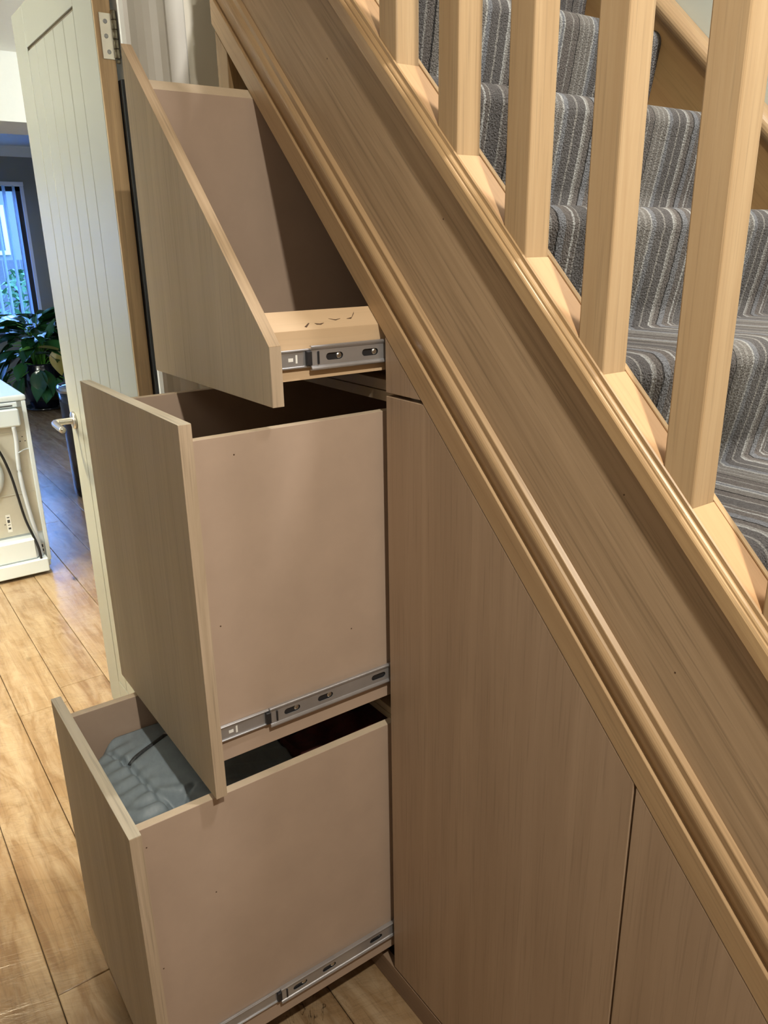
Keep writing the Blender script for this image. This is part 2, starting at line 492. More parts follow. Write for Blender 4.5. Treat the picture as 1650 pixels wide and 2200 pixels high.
wallbox('wall_front', -0.72, 3.3, -1.35, -1.25, 0, 2.42, M['unseen'])
wallbox('wall_right', 3.2, 3.3, -1.25, 1.25, 0, 3.65, M['unseen'])
wallbox('wall_back', -2.2, 3.2, 1.15, 1.25, 0, 3.65, M['stairwall'])
wallbox('wall_left', -0.82, -0.72, -0.075, 1.15, 0, 3.65, M['cream'])
wallbox('wall_left_near', -0.82, -0.72, -1.35, -0.83, 0, 2.42, M['cream'])
wallbox('wall_left_head', -0.82, -0.72, -0.83, -0.075, 2.09, 2.42, M['cream'])
wallbox('ceiling', -0.82, 3.2, -1.35, -0.045, 2.42, 2.5, M['ceil'])
wallbox('ceiling_stairwell', -0.82, 3.3, -0.045, 1.25, 3.65, 3.72, M['ceil'])
wallbox('wall_stairwell_front', -0.72, 3.3, -0.1, -0.045, 2.5, 3.65, M['stairwall'])
# kitchen beyond the doorway
wallbox('wall_kitchen_right', -8.1, -0.82, 1.9, 2.0, 0, 2.45, M['kwall'])
wallbox('wall_kitchen_left', -8.1, -0.82, -2.6, -2.5, 0, 2.45, M['cream'])
wallbox('wall_kitchen_near', -0.92, -0.82, 0.0, 1.9, 0, 2.45, M['cream'])
wallbox('wall_kitchen_near_left', -0.92, -0.82, -2.5, -0.85, 0, 2.45, M['cream'])
wallbox('wall_kitchen_head', -0.92, -0.82, -0.85, 0.0, 2.09, 2.45, M['cream'])
wallbox('ceiling_kitchen', -3.85, -0.82, -2.6, 2.0, 2.45, 2.55, M['ceil'])
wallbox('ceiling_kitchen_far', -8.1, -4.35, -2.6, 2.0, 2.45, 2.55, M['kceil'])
beam = wallbox('trim_1', -4.35, -3.85, -2.5, 1.9, 2.12, 2.55, M['ceil'])
# far wall with the window opening
wy0, wy1, wz0, wz1 = -2.30, 1.235, 0.64, 2.13  # out-of-view end of the window widened to let in more daylight
bm = bmesh.new()
box(bm, -8.1, -8.0, -2.5, wy0, 0, 2.45); box(bm, -8.1, -8.0, wy1, 1.9, 0, 2.45)
box(bm, -8.1, -8.0, wy0, wy1, 0, wz0); box(bm, -8.1, -8.0, wy0, wy1, wz1, 2.45)
tag(link('wall_kitchen_far', bm, M['kwall']), kind='structure')
tag(mkprism('trim_2', [(-8.0, 2.36), (-7.985, 2.36), (-7.91, 2.435), (-7.91, 2.45), (-8.0, 2.45)], 'y', -2.5, 1.9, M['kceil']), kind='structure')

# window_1
win = tag(mkbox('window_1', -8.11, -8.0, wy1 - 0.03, wy1, wz0, wz1, M['upvc']), kind='structure')
mkbox('window_head', -8.11, -7.985, wy0, wy1, wz1 - 0.035, wz1, M['upvc'], win)
mkbox('window_sill', -8.12, -7.95, wy0, wy1, wz0, wz0 + 0.03, M['frame'], win)
for a, b, c_, d in ((wy1 - 0.10, wy1 - 0.03, wz0 + .03, wz1 - .035), (0.20, 0.26, wz0 + .03, wz1 - .035), (wy0, wy0 + 0.06, wz0 + .03, wz1 - .035)):
    mkbox('window_frame', -8.09, -8.03, a, b, c_, d, M['frame'], win)
mkbox('window_frame', -8.09, -8.03, wy0, wy1, wz1 - 0.085, wz1 - 0.035, M['frame'], win)
mkbox('window_frame', -8.09, -8.03, wy0, wy1, wz0 + 0.03, wz0 + 0.08, M['frame'], win)
mkbox('window_pane', -8.062, -8.056, wy0 + 0.06, wy1 - 0.10, wz0 + 0.08, wz1 - 0.085, M['glass'], win)

# vertical blind
bl = empty('vertical_blind', (-7.93, 0.25, 0.60), 'pale vertical blind of narrow open slats hanging in front of the kitchen window', 'blind')
mkbox('headrail', -7.97, -7.93, wy0 + 0.05, wy1 - 0.02, 2.085, 2.12, M['upvc'], bl)
for k in range(36):
    y = wy1 - 0.11 - 0.093 * k
    bm = bmesh.new()
    ang = 0.50 + 0.04 * math.sin(k * 2.1)
    dx, dy = math.cos(ang) * 0.042, -math.sin(ang) * 0.042
    n = Vector((-dy, dx, 0)).normalized() * 0.0008
    A = Vector((-7.93 - dx, y - dy, 0)); B = Vector((-7.93 + dx, y + dy, 0))
    vs = [bm.verts.new((p + s * n + Vector((0, 0, z)))[:]) for z in (0.62, 2.09) for p, s in ((A, -1), (B, -1), (B, 1), (A, 1))]
    for f in ((0, 1, 2, 3), (4, 5, 6, 7), (0, 1, 5, 4), (1, 2, 6, 5), (2, 3, 7, 6), (3, 0, 4, 7)): bm.faces.new([vs[i] for i in f])
    link('slat', bm, M['slat'], bl)

# garden seen through the window
tag(mkbox('lawn', -24, -8.15, -10, 10, -0.2, -0.05, M['grass']), kind='structure')
fe = empty('garden_fence', (-12.5, 1, -0.05), 'pale blue grey board fence in the garden outside the kitchen window', 'fence')
for k in range(26): mkbox('fence_board', -12.52, -12.5, -3 + k * 0.25, -3 + k * 0.25 + 0.235, -0.05, 1.35, M['fence'], fe)
ho = empty('neighbouring_house', (-20, 2, -0.05), 'pale rendered house with white windows beyond the garden fence', 'house')
mkbox('house_wall', -22, -20, -4, 8, -0.05, 3.0, M['render'], ho)
mkprism('roof', [(-22.3, 3.0), (-19.7, 3.0), (-21, 4.2)], 'y', -4.3, 8.3, M['fence'], ho)
for k in range(4):
    y = 0.4 + k * 1.7
    w = mkbox('house_window', -19.99, -19.93, y, y + 1.2, 1.4, 2.5, M['white_ext'], ho)
    mkbox('pane', -19.925, -19.915, y + 0.1, y + 0.56, 1.5, 2.4, M['fence'], w)
    mkbox('pane', -19.925, -19.915, y + 0.64, y + 1.1, 1.5, 2.4, M['fence'], w)
bs = empty('garden_shrub', (-10.2, 1.45, -0.05), 'leafy green shrub right outside the kitchen window', 'shrub')
bm = bmesh.new()
rr = random.Random(5)
for k in range(260):
    a = rr.uniform(0, 6.28); h = rr.uniform(0.2, 1.25); r = 0.45 * math.sqrt(rr.random()) * (1.1 - h / 1.6)
    p = Vector((-10.2 + r * math.cos(a), 1.45 + r * math.sin(a), h))
    d = Vector((rr.uniform(-1, 1), rr.uniform(-1, 1), rr.uniform(-.6, 1))).normalized() * 0.07
    e = d.cross(Vector((rr.uniform(-1, 1), rr.uniform(-1, 1), 1))).normalized() * 0.03
    bm.faces.new([bm.verts.new(q) for q in (p - d, p + e, p + d, p - e)])
tag(link('foliage', bm, M['bush'], bs), kind='stuff')
mktube('stem', [(-10.2, 1.45, -0.05), (-10.19, 1.44, 0.5), (-10.2, 1.46, 1.0)], 0.02, M['soil'], bs)

# doorway: lining, casing, black strip for the shaded gap
for nm, a in (('trim_3', (-0.825, -0.735, -0.092, -0.075, 0, 2.075)), ('trim_4', (-0.825, -0.735, -0.83, -0.813, 0, 2.075)), ('trim_5', (-0.825, -0.735, -0.83, -0.075, 2.075, 2.09))):
    wallbox(nm, *a, M['white'])
cas = [(-0.112, 0), (-0.112, 0.010), (-0.106, 0.016), (-0.098, 0.018), (-0.082, 0.012), (-0.066, 0.011), (-0.054, 0.016), (-0.040, 0.019),
       (-0.030, 0.019), (-0.029, 0.014), (-0.024, 0.014), (-0.023, 0.021), (0.014, 0.021), (0.018, 0.017), (0.018, 0)]
bm = bmesh.new(); prism_bm(bm, cas, lambda u, v: (-0.7199 + v, u, 0.0), lambda u, v: (-0.7199 + v, u, 2.16))
tag(link('trim_6', bm, M['white']), kind='structure')
bm = bmesh.new(); prism_bm(bm, [(-0.94 - u, v) for u, v in cas], lambda u, v: (-0.7199 + v, u, 0.0), lambda u, v: (-0.7199 + v, u, 2.16))
tag(link('trim_7', bm, M['white']), kind='structure')
wallbox('trim_8', -0.7199, -0.70, -0.83, -0.112, 2.09, 2.16, M['white'])
tag(mkbox('door_gap_shade', -0.800, -0.775, -0.1005, -0.0925, 0.0, 1.80, M['black'], bw=0.001), kind='structure')  # black strip standing in for the shade between door edge and lining

# door_1 : cottage door standing open into the kitchen
DF, DB = -0.137, -0.102
dr = tag(mkbox('door_1', -1.465, -0.797, DF + 0.006, DB - 0.003, 0.008, 2.045, M['groove']), kind='structure')
XL, XR, GT, GB = -1.349, -0.925, 1.952, 0.131
mkbox('stile', -1.470, XL - 0.0015, DF, DB, 0.008, 2.05, M['doorpaint'], dr, 0.0012)
mkbox('stile', XR + 0.0015, -0.7955, DF, DB, 0.008, 2.05, M['doorpaint'], dr, 0.0012)
mkbox('rail', XL - 0.0012, XR + 0.0012, DF, DB, GT + 0.004, 2.05, M['doorpaint'], dr, 0.0008)
mkbox('rail', XL - 0.0012, XR + 0.0012, DF, DB, 0.008, GB - 0.0015, M['doorpaint'], dr, 0.0008)
bw_ = (XR - XL) / 5
for k in range(5):
    mkbox('board', XL + k * bw_ + 0.0015, XL + (k + 1) * bw_ - 0.0015, DF + 0.0005, DB - 0.0005, GB + 0.0015, GT - 0.003, M['doorpaint'], dr, 0.0018)
mkbox('edge_lipping', -0.7952, -0.790, DF + 0.0005, DB, 0.008, 2.05, M['dooredge'], dr, 0.001)
# hinge
hp = mkbox('hinge', -0.7903, -0.7875, -0.1275, -0.1035, 1.836, 1.918, M['brass'], dr, 0.0006)
for z, y in ((1.903, -0.116), (1.877, -0.117), (1.849, -0.1145)):
    mklathe('screw', [(0.0042, 0), (0.0042, 0.0008), (0.003, 0.0012)], (-0.7876, y, z), M['screw'], hp, 12, 'x', False)
for k in range(5):
    z0 = 1.838 + k * 0.0172
    mklathe('knuckle', [(0.0052, 0), (0.0058, 0.001), (0.0058, 0.0155), (0.0052, 0.0165)], (-0.784, -0.099, z0), M['knuckle'], hp, 14)
mklathe('hinge_pin', [(0.0034, 0), (0.0045, 0.002), (0.0045, 0.005), (0.003, 0.007)], (-0.784, -0.099, 1.829), M['knuckle'], hp, 12)
# lever handle
hd = mklathe('door_handle', [(0.026, 0), (0.026, -0.007), (0.024, -0.009), (0.011, -0.010)], (-1.418, DF, 0.990), M['satin'], dr, 24, 'y')
mktube('lever', [(-1.418, DF - 0.008, 0.990), (-1.418, DF - 0.038, 0.990), (-1.417, DF - 0.052, 0.990), (-1.408, DF - 0.060, 0.990), (-1.39, DF - 0.062, 0.989), (-1.345, DF - 0.062, 0.987), (-1.318, DF - 0.061, 0.986)], 0.0098, M['satin'], hd, 12)
mkbox('latch_plate', -1.4712, -1.4698, -0.131, -0.108, 0.95, 1.03, M['satin'], dr)

# ------------------------------------------------------------------ staircase
st = empty('staircase', (0.42, 0.4, 0.0), 'light oak staircase with square spindles and moulded string rising to the left', 'staircase')
XA, XB = -0.54, 1.36
mkslope('outer_string', [(0.0125, 0.965), (0.052, 0.965), (0.052, 1.2095), (0.0125, 1.2095)], XA, XB, M['string'], st)
mould = [(0.0, 0.9632), (0.0, 0.9968), (0.0006, 0.9976), (0.0066, 0.9992), (0.0064, 1.0005), (0.0050, 1.0035), (0.0030, 1.0082), (0.0010, 1.0130), (-0.0006, 1.0178), (-0.0014, 1.0205),
         (-0.0019, 1.0235), (-0.0019, 1.0265), (-0.0012, 1.0292), (0.0002, 1.0318), (0.0020, 1.0340), (0.0044, 1.0358), (0.0048, 1.0364), (0.0048, 1.0436), (0.0054, 1.0446), (0.0118, 1.0476), (0.0124, 1.0470), (0.0124, 0.9632)]
mkslope('string_moulding', mould, XA, XB, M['mould'], st)
br = [(-0.010, 1.2174), (-0.010, 1.2335), (-0.0092, 1.2350), (-0.0078, 1.2366), (-0.0062, 1.2372), (-0.0060, 1.2392), (-0.0048, 1.2408), (-0.0030, 1.2420), (-0.0015, 1.2424),
      (-0.0012, 1.2466), (0.0006, 1.2476), (0.0012, 1.2470), (0.0012, 1.2380), (0.0412, 1.2380), (0.0412, 1.2470), (0.0420, 1.2478), (0.0500, 1.2465), (0.0530, 1.2430), (0.0530, 1.2174)]
YS = 0.010
def back(y, q): return (y + YS, 1.7435 - (1.7435 - q) * (0.70 + y + YS) / (0.70 + y))
br = [back(y, q) for y, q in br]
br[-1] = (br[-1][0], br[0][1])
mkslope('base_rail', br, XA, XB, M['rail'], st)
FR = [0.5406 - 0.12993 * (5 - n) for n in range(-1, 9)]
SW = 0.0402
def spindle(xr):
    bm = bmesh.new()
    x0, x1, y0, y1, c = xr - SW, xr, 0.0114, 0.0509, 0.0022
    poly = [(x0 + c, y0), (x1 - c, y0), (x1 - c * .3, y0 + c * .3), (x1, y0 + c), (x1, y1 - c), (x1 - c * .3, y1 - c * .3), (x1 - c, y1), (x0 + c, y1), (x0 + c * .3, y1 - c * .3), (x0, y1 - c), (x0, y0 + c), (x0 + c * .3, y0 + c * .3)]
    prism_bm(bm, poly, lambda u, v: (u, v, sq(u, 1.2315)), lambda u, v: (u, v, sq(u, 1.2315 + 0.86 * CA)))
    return link('spindle', bm, M['spindle'], st, smooth=False)
for xr in FR: spindle(xr)
pins = FR + []
prev = XA
for xr in FR + [XB + SW]:
    a, b = prev, min(xr - SW, XB)
    if b - a > 0.005:
        mkslope('infill', [(0.0116, 1.2314), (0.0508, 1.2314), (0.0508, 1.2392), (0.0502, 1.2398), (0.0122, 1.2398), (0.0116, 1.2392)], a + 0.0003, b - 0.0003, M['infill'], st)
    prev = xr
hq = 1.2315 + 0.86 * CA
hr = [(-0.009, hq - 0.006), (-0.011, hq + 0.014), (-0.006, hq + 0.036), (0.006, hq + 0.046), (0.021, hq + 0.049), (0.036, hq + 0.046), (0.048, hq + 0.036), (0.053, hq + 0.014), (0.051, hq - 0.006)]
mkslope('handrail', hr, XA, XB, M['rail'], st, smooth=False)
# wall side string with half round capping
WY = 1.15
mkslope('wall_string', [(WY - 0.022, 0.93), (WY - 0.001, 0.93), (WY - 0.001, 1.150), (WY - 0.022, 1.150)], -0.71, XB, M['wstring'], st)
capp = [(WY - 0.001, 1.146)] + [(WY - 0.022 - 0.030 * math.sin(math.pi * t / 12) * 0.9, 1.167 - 0.021 * math.cos(math.pi * t / 12)) for t in range(13)] + [(WY - 0.001, 1.188)]
mkslope('wall_string_capping', capp, -0.71, XB, M['mould'], st, smooth=False)
# carcass of steps under the carpet: riser and tread boards, each its own piece
G, R_ = 0.225, 0.2179
X0, Z0 = 0.2416, 1.0934           # riser foot of the tread at 1.093
# carpet, one runner over all treads
cp = empty('stair_carpet', (0.4, 0.6, 0.0), 'grey and brown striped wool carpet wrapped over the oak stair treads', 'carpet')
prof = []
for k in range(4, -6, -1):
    x, z = X0 - G * k, Z0 + R_ * k
    if z < 0.1: break
    xn = x + G + 0.040                   # nosing
    r = 0.034
    prof.append((x + 0.004, z + 0.004)); prof.append((x + 0.014, z))
    prof.append((x + 0.09, z)); prof.append((xn - r - 0.02, z + 0.001))
    for t in range(9):
        a = math.radians(90 - t * 13.5)
        prof.append((xn - r + r * math.cos(a), z - r + r * math.sin(a)))
    bx, bz = x + G + 0.001, z - R_ + 0.004
    lx, lz = prof[-1]
    for t in (0.25, 0.5, 0.75):
        bow = 0.004 * math.sin(math.pi * t)
        prof.append((lx + (bx - lx) * t ** 0.92 + bow, lz + (bz - lz) * t))
top = (X0 - G * 4 + 0.003, Z0 + R_ * 4)
pre = [(top[0] + 0.031, Z0 + R_ * 5 - 0.03), (top[0] + 0.012, Z0 + R_ * 4 + 0.10)]
prof = pre + prof + [(X0 + G * 6 - .01, 0.02)]
def ribbon(name, prof, y0, y1, th, m, parent, ny=8):
    bm = bmesh.new()
    P = [Vector((p[0], 0, p[1])) for p in prof]
    nrm = []
    for i in range(len(P)):
        t = (P[min(i + 1, len(P) - 1)] - P[max(i - 1, 0)]).normalized()
        nrm.append(Vector((t.z, 0, -t.x)))
    out, inn = [], []
    for j in range(ny + 1):
        y = y0 + (y1 - y0) * j / ny
        out.append([bm.verts.new((p.x, y, p.z)) for p in P])
        inn.append([bm.verts.new((p.x + n.x * th, y, p.z + n.z * th)) for p, n in zip(P, nrm)])
    L = len(P)
    for j in range(ny):
        for i in range(L - 1):
            bm.faces.new((out[j][i], out[j][i + 1], out[j + 1][i + 1], out[j + 1][i]))
            bm.faces.new((inn[j][i], inn[j + 1][i], inn[j + 1][i + 1], inn[j][i + 1]))
    for j in (0, ny):
        for i in range(L - 1):
            bm.faces.new((out[j][i], out[j][i + 1], inn[j][i + 1], inn[j][i]))
    for i in (0, L - 1):
        for j in range(ny):
            bm.faces.new((out[j][i], out[j + 1][i], inn[j + 1][i], inn[j][i]))
    return link(name, bm, m, parent, smooth=True)
ribbon('runner', prof, 0.0645, WY - 0.024, 0.007, M['carpet'], cp)

# ------------------------------------------------------------------ cabinet under the stairs
cb = empty('understairs_cabinet', (0.3, 0.3, 0.0), 'oak fronted storage cabinet under the stairs with three drawers pulled out and two closed doors', 'cabinet')
QC = 0.9612
def qpoly(x0, x1, z0, q, ztop=None):
    za, zb = sq(x0, q), sq(x1, q)
    if ztop is not None and za > ztop:
        xc = (q - ztop * CA) / SA
        if xc < x1: return [(x0, z0), (x1, z0), (x1, zb), (xc, ztop), (x0, ztop)]
        return [(x0, z0), (x1, z0), (x1, ztop), (x0, ztop)]
    return [(x0, z0), (x1, z0), (x1, zb), (x0, za)]
def cabdoor(poly):
    return mkprism('door', poly, 'y', 0.0005, 0.0185, M['door'], cb, 0.0008)
cabdoor(qpoly(0.0, 0.5135, 0.062, QC, 1.2470))
cabdoor([(0.5170, 0.062), (1.318, 0.062), (0.5170, sq(0.5170, QC))])
mkprism('filler_panel', [(0.0, 1.2525), ((QC - 1.2525 * CA) / SA, 1.2525), (0.0, sq(0, QC))], 'y', 0.0005, 0.0185, M['door'], cb, 0.0006)
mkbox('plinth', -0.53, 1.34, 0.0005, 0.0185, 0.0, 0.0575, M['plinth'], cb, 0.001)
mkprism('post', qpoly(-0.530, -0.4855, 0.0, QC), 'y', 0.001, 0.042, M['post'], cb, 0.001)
mkprism('carcase_side', qpoly(-0.530, -0.512, 0.0, 0.93), 'y', 0.043, 1.10, M['carcase'], cb)
mkprism('carcase_side', qpoly(-0.442, -0.427, 0.0, 0.93), 'y', 0.045, 1.0, M['carcase'], cb)
mkprism('carcase_side', qpoly(0.004, 0.020, 0.06, 0.93), 'y', 0.020, 1.0, M['carcase'], cb)
for z0, z1 in ((1.231, 1.2475), (1.2490, 1.266), (0.628, 0.641), (0.6425, 0.656)):
    mkbox('cross_rail', -0.425, 0.003, 0.022, 0.060, z0, z1, M['carcase'], cb, 0.0006)
mkprism('back_panel', qpoly(-0.50, 1.2, 0.0, 0.925), 'y', 1.085, 1.10, M['carcase'], cb)

def slotted(name, parent, ya, yb, z0, z1, x0, x1, slots, m):
    """pressed steel channel, open slots, rolled edges"""
    holes = []
    zc = (z0 + z1) / 2
    for (s0, s1, hh) in slots:
        r = hh / 2; pts = []
        for t in range(7):
            a = math.radians(-90 - t * 30); pts.append((s0 + r + r * math.cos(a), zc + r * math.sin(a)))
        for t in range(7):
            a = math.radians(90 - t * 30); pts.append((s1 - r + r * math.cos(a), zc + r * math.sin(a)))
        holes.append(pts)
    bm = bmesh.new()
    e = 0.0065
    outer = [(ya, z0 + e), (yb, z0 + e), (yb, z1 - e), (ya, z1 - e)]
    prism_bm(bm, outer, lambda u, v: (x0, u, v), lambda u, v: (x0 + 0.0014, u, v), holes)
    for s, zz in ((-1, z1), (1, z0)):
        pr_ = [(x0, zz + s * e), (x0 + 0.0014, zz + s * e), (x0 + 0.0030, zz + s * (e - 0.0010)), (x1, zz + s * 0.0030), (x1, zz + s * 0.0012), (x1 - 0.0012, zz), (x0 - 0.0015, zz), (x0 - 0.0015, zz + s * 0.0012), (x1 - 0.0022, zz + s * 0.0014), (x0 + 0.0010, zz + s * (e - 0.002))]
        prism_bm(bm, pr_, lambda u, v: (u, ya, v), lambda u, v: (u, yb, v))
    return link(name, bm, m, parent, smooth=False)

def drawer(yf, z0f, box0, box1, zr, yr, depth, sloped, label):
    """yf: outer face of the front; z0f: front bottom; box0..box1 side height; zr runner centre; yr end of the cabinet rail"""
    yb = yf + 0.0185
    ye = yb + depth
    xi0, xi1 = -0.410, -0.0185
    t = 0.0165
    bm = bmesh.new()
    box(bm, xi0 + t, xi1 - t, yb, ye - t, box0 + 0.012, box0 + 0.022)
    d = link('drawer', bm, M['mdf'], cb)
    d['label'] = label
    if sloped:
        mkprism('back_panel', qpoly(xi0 + t, xi1 - t, box0, 0.940), 'y', ye - t, ye, M['mdf'], d)
        # fronts and sides are cut to the pitch of the stairs
        fp = mkprism('front_panel', qpoly(-0.4735, -0.0005, z0f, QC), 'y', yf, yb - 0.0002, M['front'], d, 0.0006)
        bm = bmesh.new(); prism_bm(bm, [(-0.4735, sq(-0.4735, QC)), (-0.0005, sq(-0.0005, QC)), (-0.0005, sq(-0.0005, QC) + 0.0008), (-0.4735, sq(-0.4735, QC) + 0.0008)], lambda u, v: (u, yf, v), lambda u, v: (u, yb, v))
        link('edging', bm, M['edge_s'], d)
        bm = bmesh.new()
        prism_bm(bm, [(xi0, box0), (xi0 + t, box0), (xi0 + t, sq(xi0 + t, QC)), (xi0, sq(xi0, QC))], lambda u, v: (u, yb, v), lambda u, v: (u, ye, v))
        bm.faces.ensure_lookup_table()
        s = link('side_panel', bm, [M['mdf'], M['mdf_edge']], d)
        for p in s.data.polygons:
            if p.normal.z > 0.5: p.material_index = 1
        bm = bmesh.new()
        prism_bm(bm, [(xi1 - t * 1.6, box0), (xi1, box0), (xi1, sq(xi1, QC)), (xi1 - t * 1.6, sq(xi1 - t * 1.6, QC))], lambda u, v: (u, yb, v), lambda u, v: (u, ye, v))
        link('side_rail', bm, M['pine'], d)
        ztr = sq(-0.0005, QC)
    else:
        zf1 = 1.2470 if z0f > 0.5 else 0.6385
        mkbox('back_panel', xi0 + t, xi1 - t, ye - t, ye, box0, box1, M['mdf'], d)
        mkbox('front_panel', -0.4735, -0.0005, yf, yb - 0.0002, z0f, zf1, M['front'], d, 0.0006)
        bm = bmesh.new(); box(bm, -0.4735, -0.0005, yf, yb, zf1 + 0.0001, zf1 + 0.0009)
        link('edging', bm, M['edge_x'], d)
        for xa in (xi0, xi1 - t):
            bm = bmesh.new(); box(bm, xa, xa + t, yb, ye, box0, box1); bevel(bm, 0.0005)
            s = link('side_panel', bm, [M['mdf'], M['mdf_edge']], d)
            for p in s.data.polygons:
                if p.normal.z > 0.9: p.material_index = 1
        ztr = zf1
    bm = bmesh.new(); box(bm, -0.0004, 0.0004, yf, yb, z0f, ztr)
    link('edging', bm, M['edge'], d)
    # slide on the drawer side, and the steel rail it runs in (right hand and left hand)
    for side in (1, -1):
        f = (lambda x: x - 0.0053) if side == 1 else (lambda x: -0.423 - x)
        a, b = sorted((f(-0.0130), f(-0.0085)))
        s = mkbox('drawer_slide', a, b, yb + 0.001, yb + 0.62, zr - 0.0135, zr + 0.0135, M['steel'], d, 0.0012)
        if side == 1:
            for q0, w in ((0.018, 0.008), (0.030, 0.003)):
                mkbox('slot', b - 0.0002, b + 0.0003, yb + q0, yb + q0 + w, zr - (0.003 if w > .005 else 0.006), zr + (0.002 if w > .005 else 0.006), M['paper'], s)
            for zz in (zr - 0.0135, zr + 0.0105):
                mkbox('bead', b - 0.001, b + 0.0022, yb + 0.001, yb + 0.62, zz, zz + 0.003, M['steel'], s, 0.0007)
        if side == 1:
            rr_ = slotted('drawer_runner', d, yr, yr + 0.50, zr - 0.0178, zr + 0.0178, -0.0106, -0.0062, [(yr + 0.026, yr + 0.056, 0.0105), (yr + 0.090, yr + 0.120, 0.0105), (yr + 0.2, yr + 0.23, 0.0105)], M['steel'])
            mkbox('slot_shade_backing', -0.0134, -0.0122, yr + 0.003, yr + 0.49, zr - 0.0115, zr + 0.0115, M['steel_dark'], rr_)  # dark strip standing in for the shade inside the runner slots
            for q0 in (0.050, 0.114):
                mklathe('rivet', [(0.0046, 0), (0.0046, 0.001), (0.003, 0.0018)], (-0.0122, yr + q0, zr), M['satin'], rr_, 12, 'x', False)
            mkbox('stop', -0.0133, -0.0076, yr - 0.007, yr + 0.002, zr - 0.0105, zr + 0.0105, M['steel_dark'], rr_, 0.001)
            mkbox('stop', -0.0096, -0.0072, yr + 0.011, yr + 0.014, zr - 0.0095, zr + 0.0095, M['steel_dark'], rr_, 0.0006)
        else:
            mkbox('drawer_runner', -0.4218, -0.4174, yr, yr + 0.50, zr - 0.0178, zr + 0.0178, M['steel'], d, 0.001)
    return d
drawer(-0.1980, 1.2530, 1.2845, 1.35, 1.3160, -0.1265, 0.78, True, 'top drawer with a sloping front cut to the pitch of the stairs')
drawer(-0.3400, 0.6450, 0.6945, 1.2190, 0.7475, -0.2330, 0.80, False, 'deep middle drawer with plain mdf side and steel runner')
drawer(-0.4800, 0.0650, 0.0965, 0.6330, 0.1530, -0.2520, 0.82, False, 'lowest drawer, pulled out furthest and holding clothes')

# bark wane left on the top of the pine rail, nail holes
rail_o = [o for o in bpy.data.objects if o.name.startswith('side_rail')][0]
def on_rail(y, w):       # point on the sloped top of the rail, w = distance in from its outer face
    x = -0.0185 - w
    return Vector((x, y, sq(x, QC) + 0.0003))
for pts_ in (((-0.127, 0.004), (-0.118, 0.0085), (-0.1165, 0.0080), (-0.124, 0.0030)), ((-0.108, 0.0075), (-0.100, 0.0065), (-0.092, 0.0072), (-0.098, 0.0052), (-0.105, 0.0058)),
             ((-0.081, 0.0125), (-0.070, 0.0105), (-0.0605, 0.0115), (-0.070, 0.0095)), ((-0.050, 0.0105), (-0.040, 0.0120), (-0.031, 0.0195), (-0.033, 0.0165), (-0.042, 0.0100))):
    bm = bmesh.new()
    A = [bm.verts.new(on_rail(y, w)) for y, w in pts_]; B = [bm.verts.new(on_rail(y, w) + Vector((0.0002, 0, 0.0004))) for y, w in pts_]
    bm.faces.new(A); bm.faces.new(B)
    for i in range(len(A)):
        j = (i + 1) % len(A); bm.faces.new((A[i], A[j], B[j], B[i]))
    link('bark_mark', bm, M['bark'], rail_o)
for x_, z_ in ((-0.139, 1.737), (0.138, 1.502), (0.462, 1.200), (0.551, 1.014)):
    f = 0.7125 / 0.70
    mklathe('nail_hole', [(0.0011, 0), (0.0011, -0.0003)], (0.988 + (x_ - 0.988) * f, 0.0125, 1.47 + (z_ - 1.47) * f), M['bark'], st, 8, 'y', False)
sides = [o for o in bpy.data.objects if o.name.startswith('side_panel') and WL[o.name].x > -0.1]
for o_, pts_ in zip(sides, (((-0.066, 0.853), (-0.299, 0.93), (-0.255, 1.19), (-0.25, 0.745)), ((-0.452, 0.597), (-0.452, 0.35), (-0.35, 0.45)))):
    for y, z in pts_:
        mklathe('nail_hole', [(0.0013, 0), (0.0013, 0.0003)], (-0.0186, y, z), M['bark'], o_, 8, 'x', False)

# ------------------------------------------------------------------ clothes in the lowest drawer
def cloth(name, x0, x1, y0, y1, zf, m, nx=60, ny=50, parent=None, base=0.12):
    bm = bmesh.new()
    g = [[None] * (ny + 1) for _ in range(nx + 1)]
    for i in range(nx + 1):
        for j in range(ny + 1):
            u, v = i / nx, j / ny
            x, y = x0 + (x1 - x0) * u, y0 + (y1 - y0) * v
            g[i][j] = bm.verts.new((x, y, zf(x, y, u, v)))
    for i in range(nx):
        for j in range(ny):
            bm.faces.new((g[i][j], g[i + 1][j], g[i + 1][j + 1], g[i][j + 1]))
    # skirt down to the drawer bottom
    rim = [g[i][0] for i in range(nx + 1)] + [g[nx][j] for j in range(1, ny + 1)] + [g[i][ny] for i in range(nx - 1, -1, -1)] + [g[0][j] for j in range(ny - 1, 0, -1)]
    low = [bm.verts.new((v.co.x, v.co.y, base)) for v in rim]
    n = len(rim)
    for i in range(n):
        j = (i + 1) % n
        bm.faces.new((rim[i], low[i], low[j], rim[j]))
    bm.faces.new(low)
    return link(name, bm, m, parent, smooth=True)
def seg(px, py, ax, ay, bx, by):
    t = max(0, min(1, ((px - ax) * (bx - ax) + (py - ay) * (by - ay)) / ((bx - ax) ** 2 + (by - ay) ** 2)))
    return math.hypot(px - ax - t * (bx - ax), py - ay - t * (by - ay))
SEAMS = [((-0.350, -0.412), (-0.315, -0.400)), ((-0.315, -0.400), (-0.297, -0.400)), ((-0.305, -0.398), (-0.12, -0.372)), ((-0.165, -0.318), (-0.13, -0.38))]
ZIP = ((-0.300, -0.392), (-0.345, -0.302))
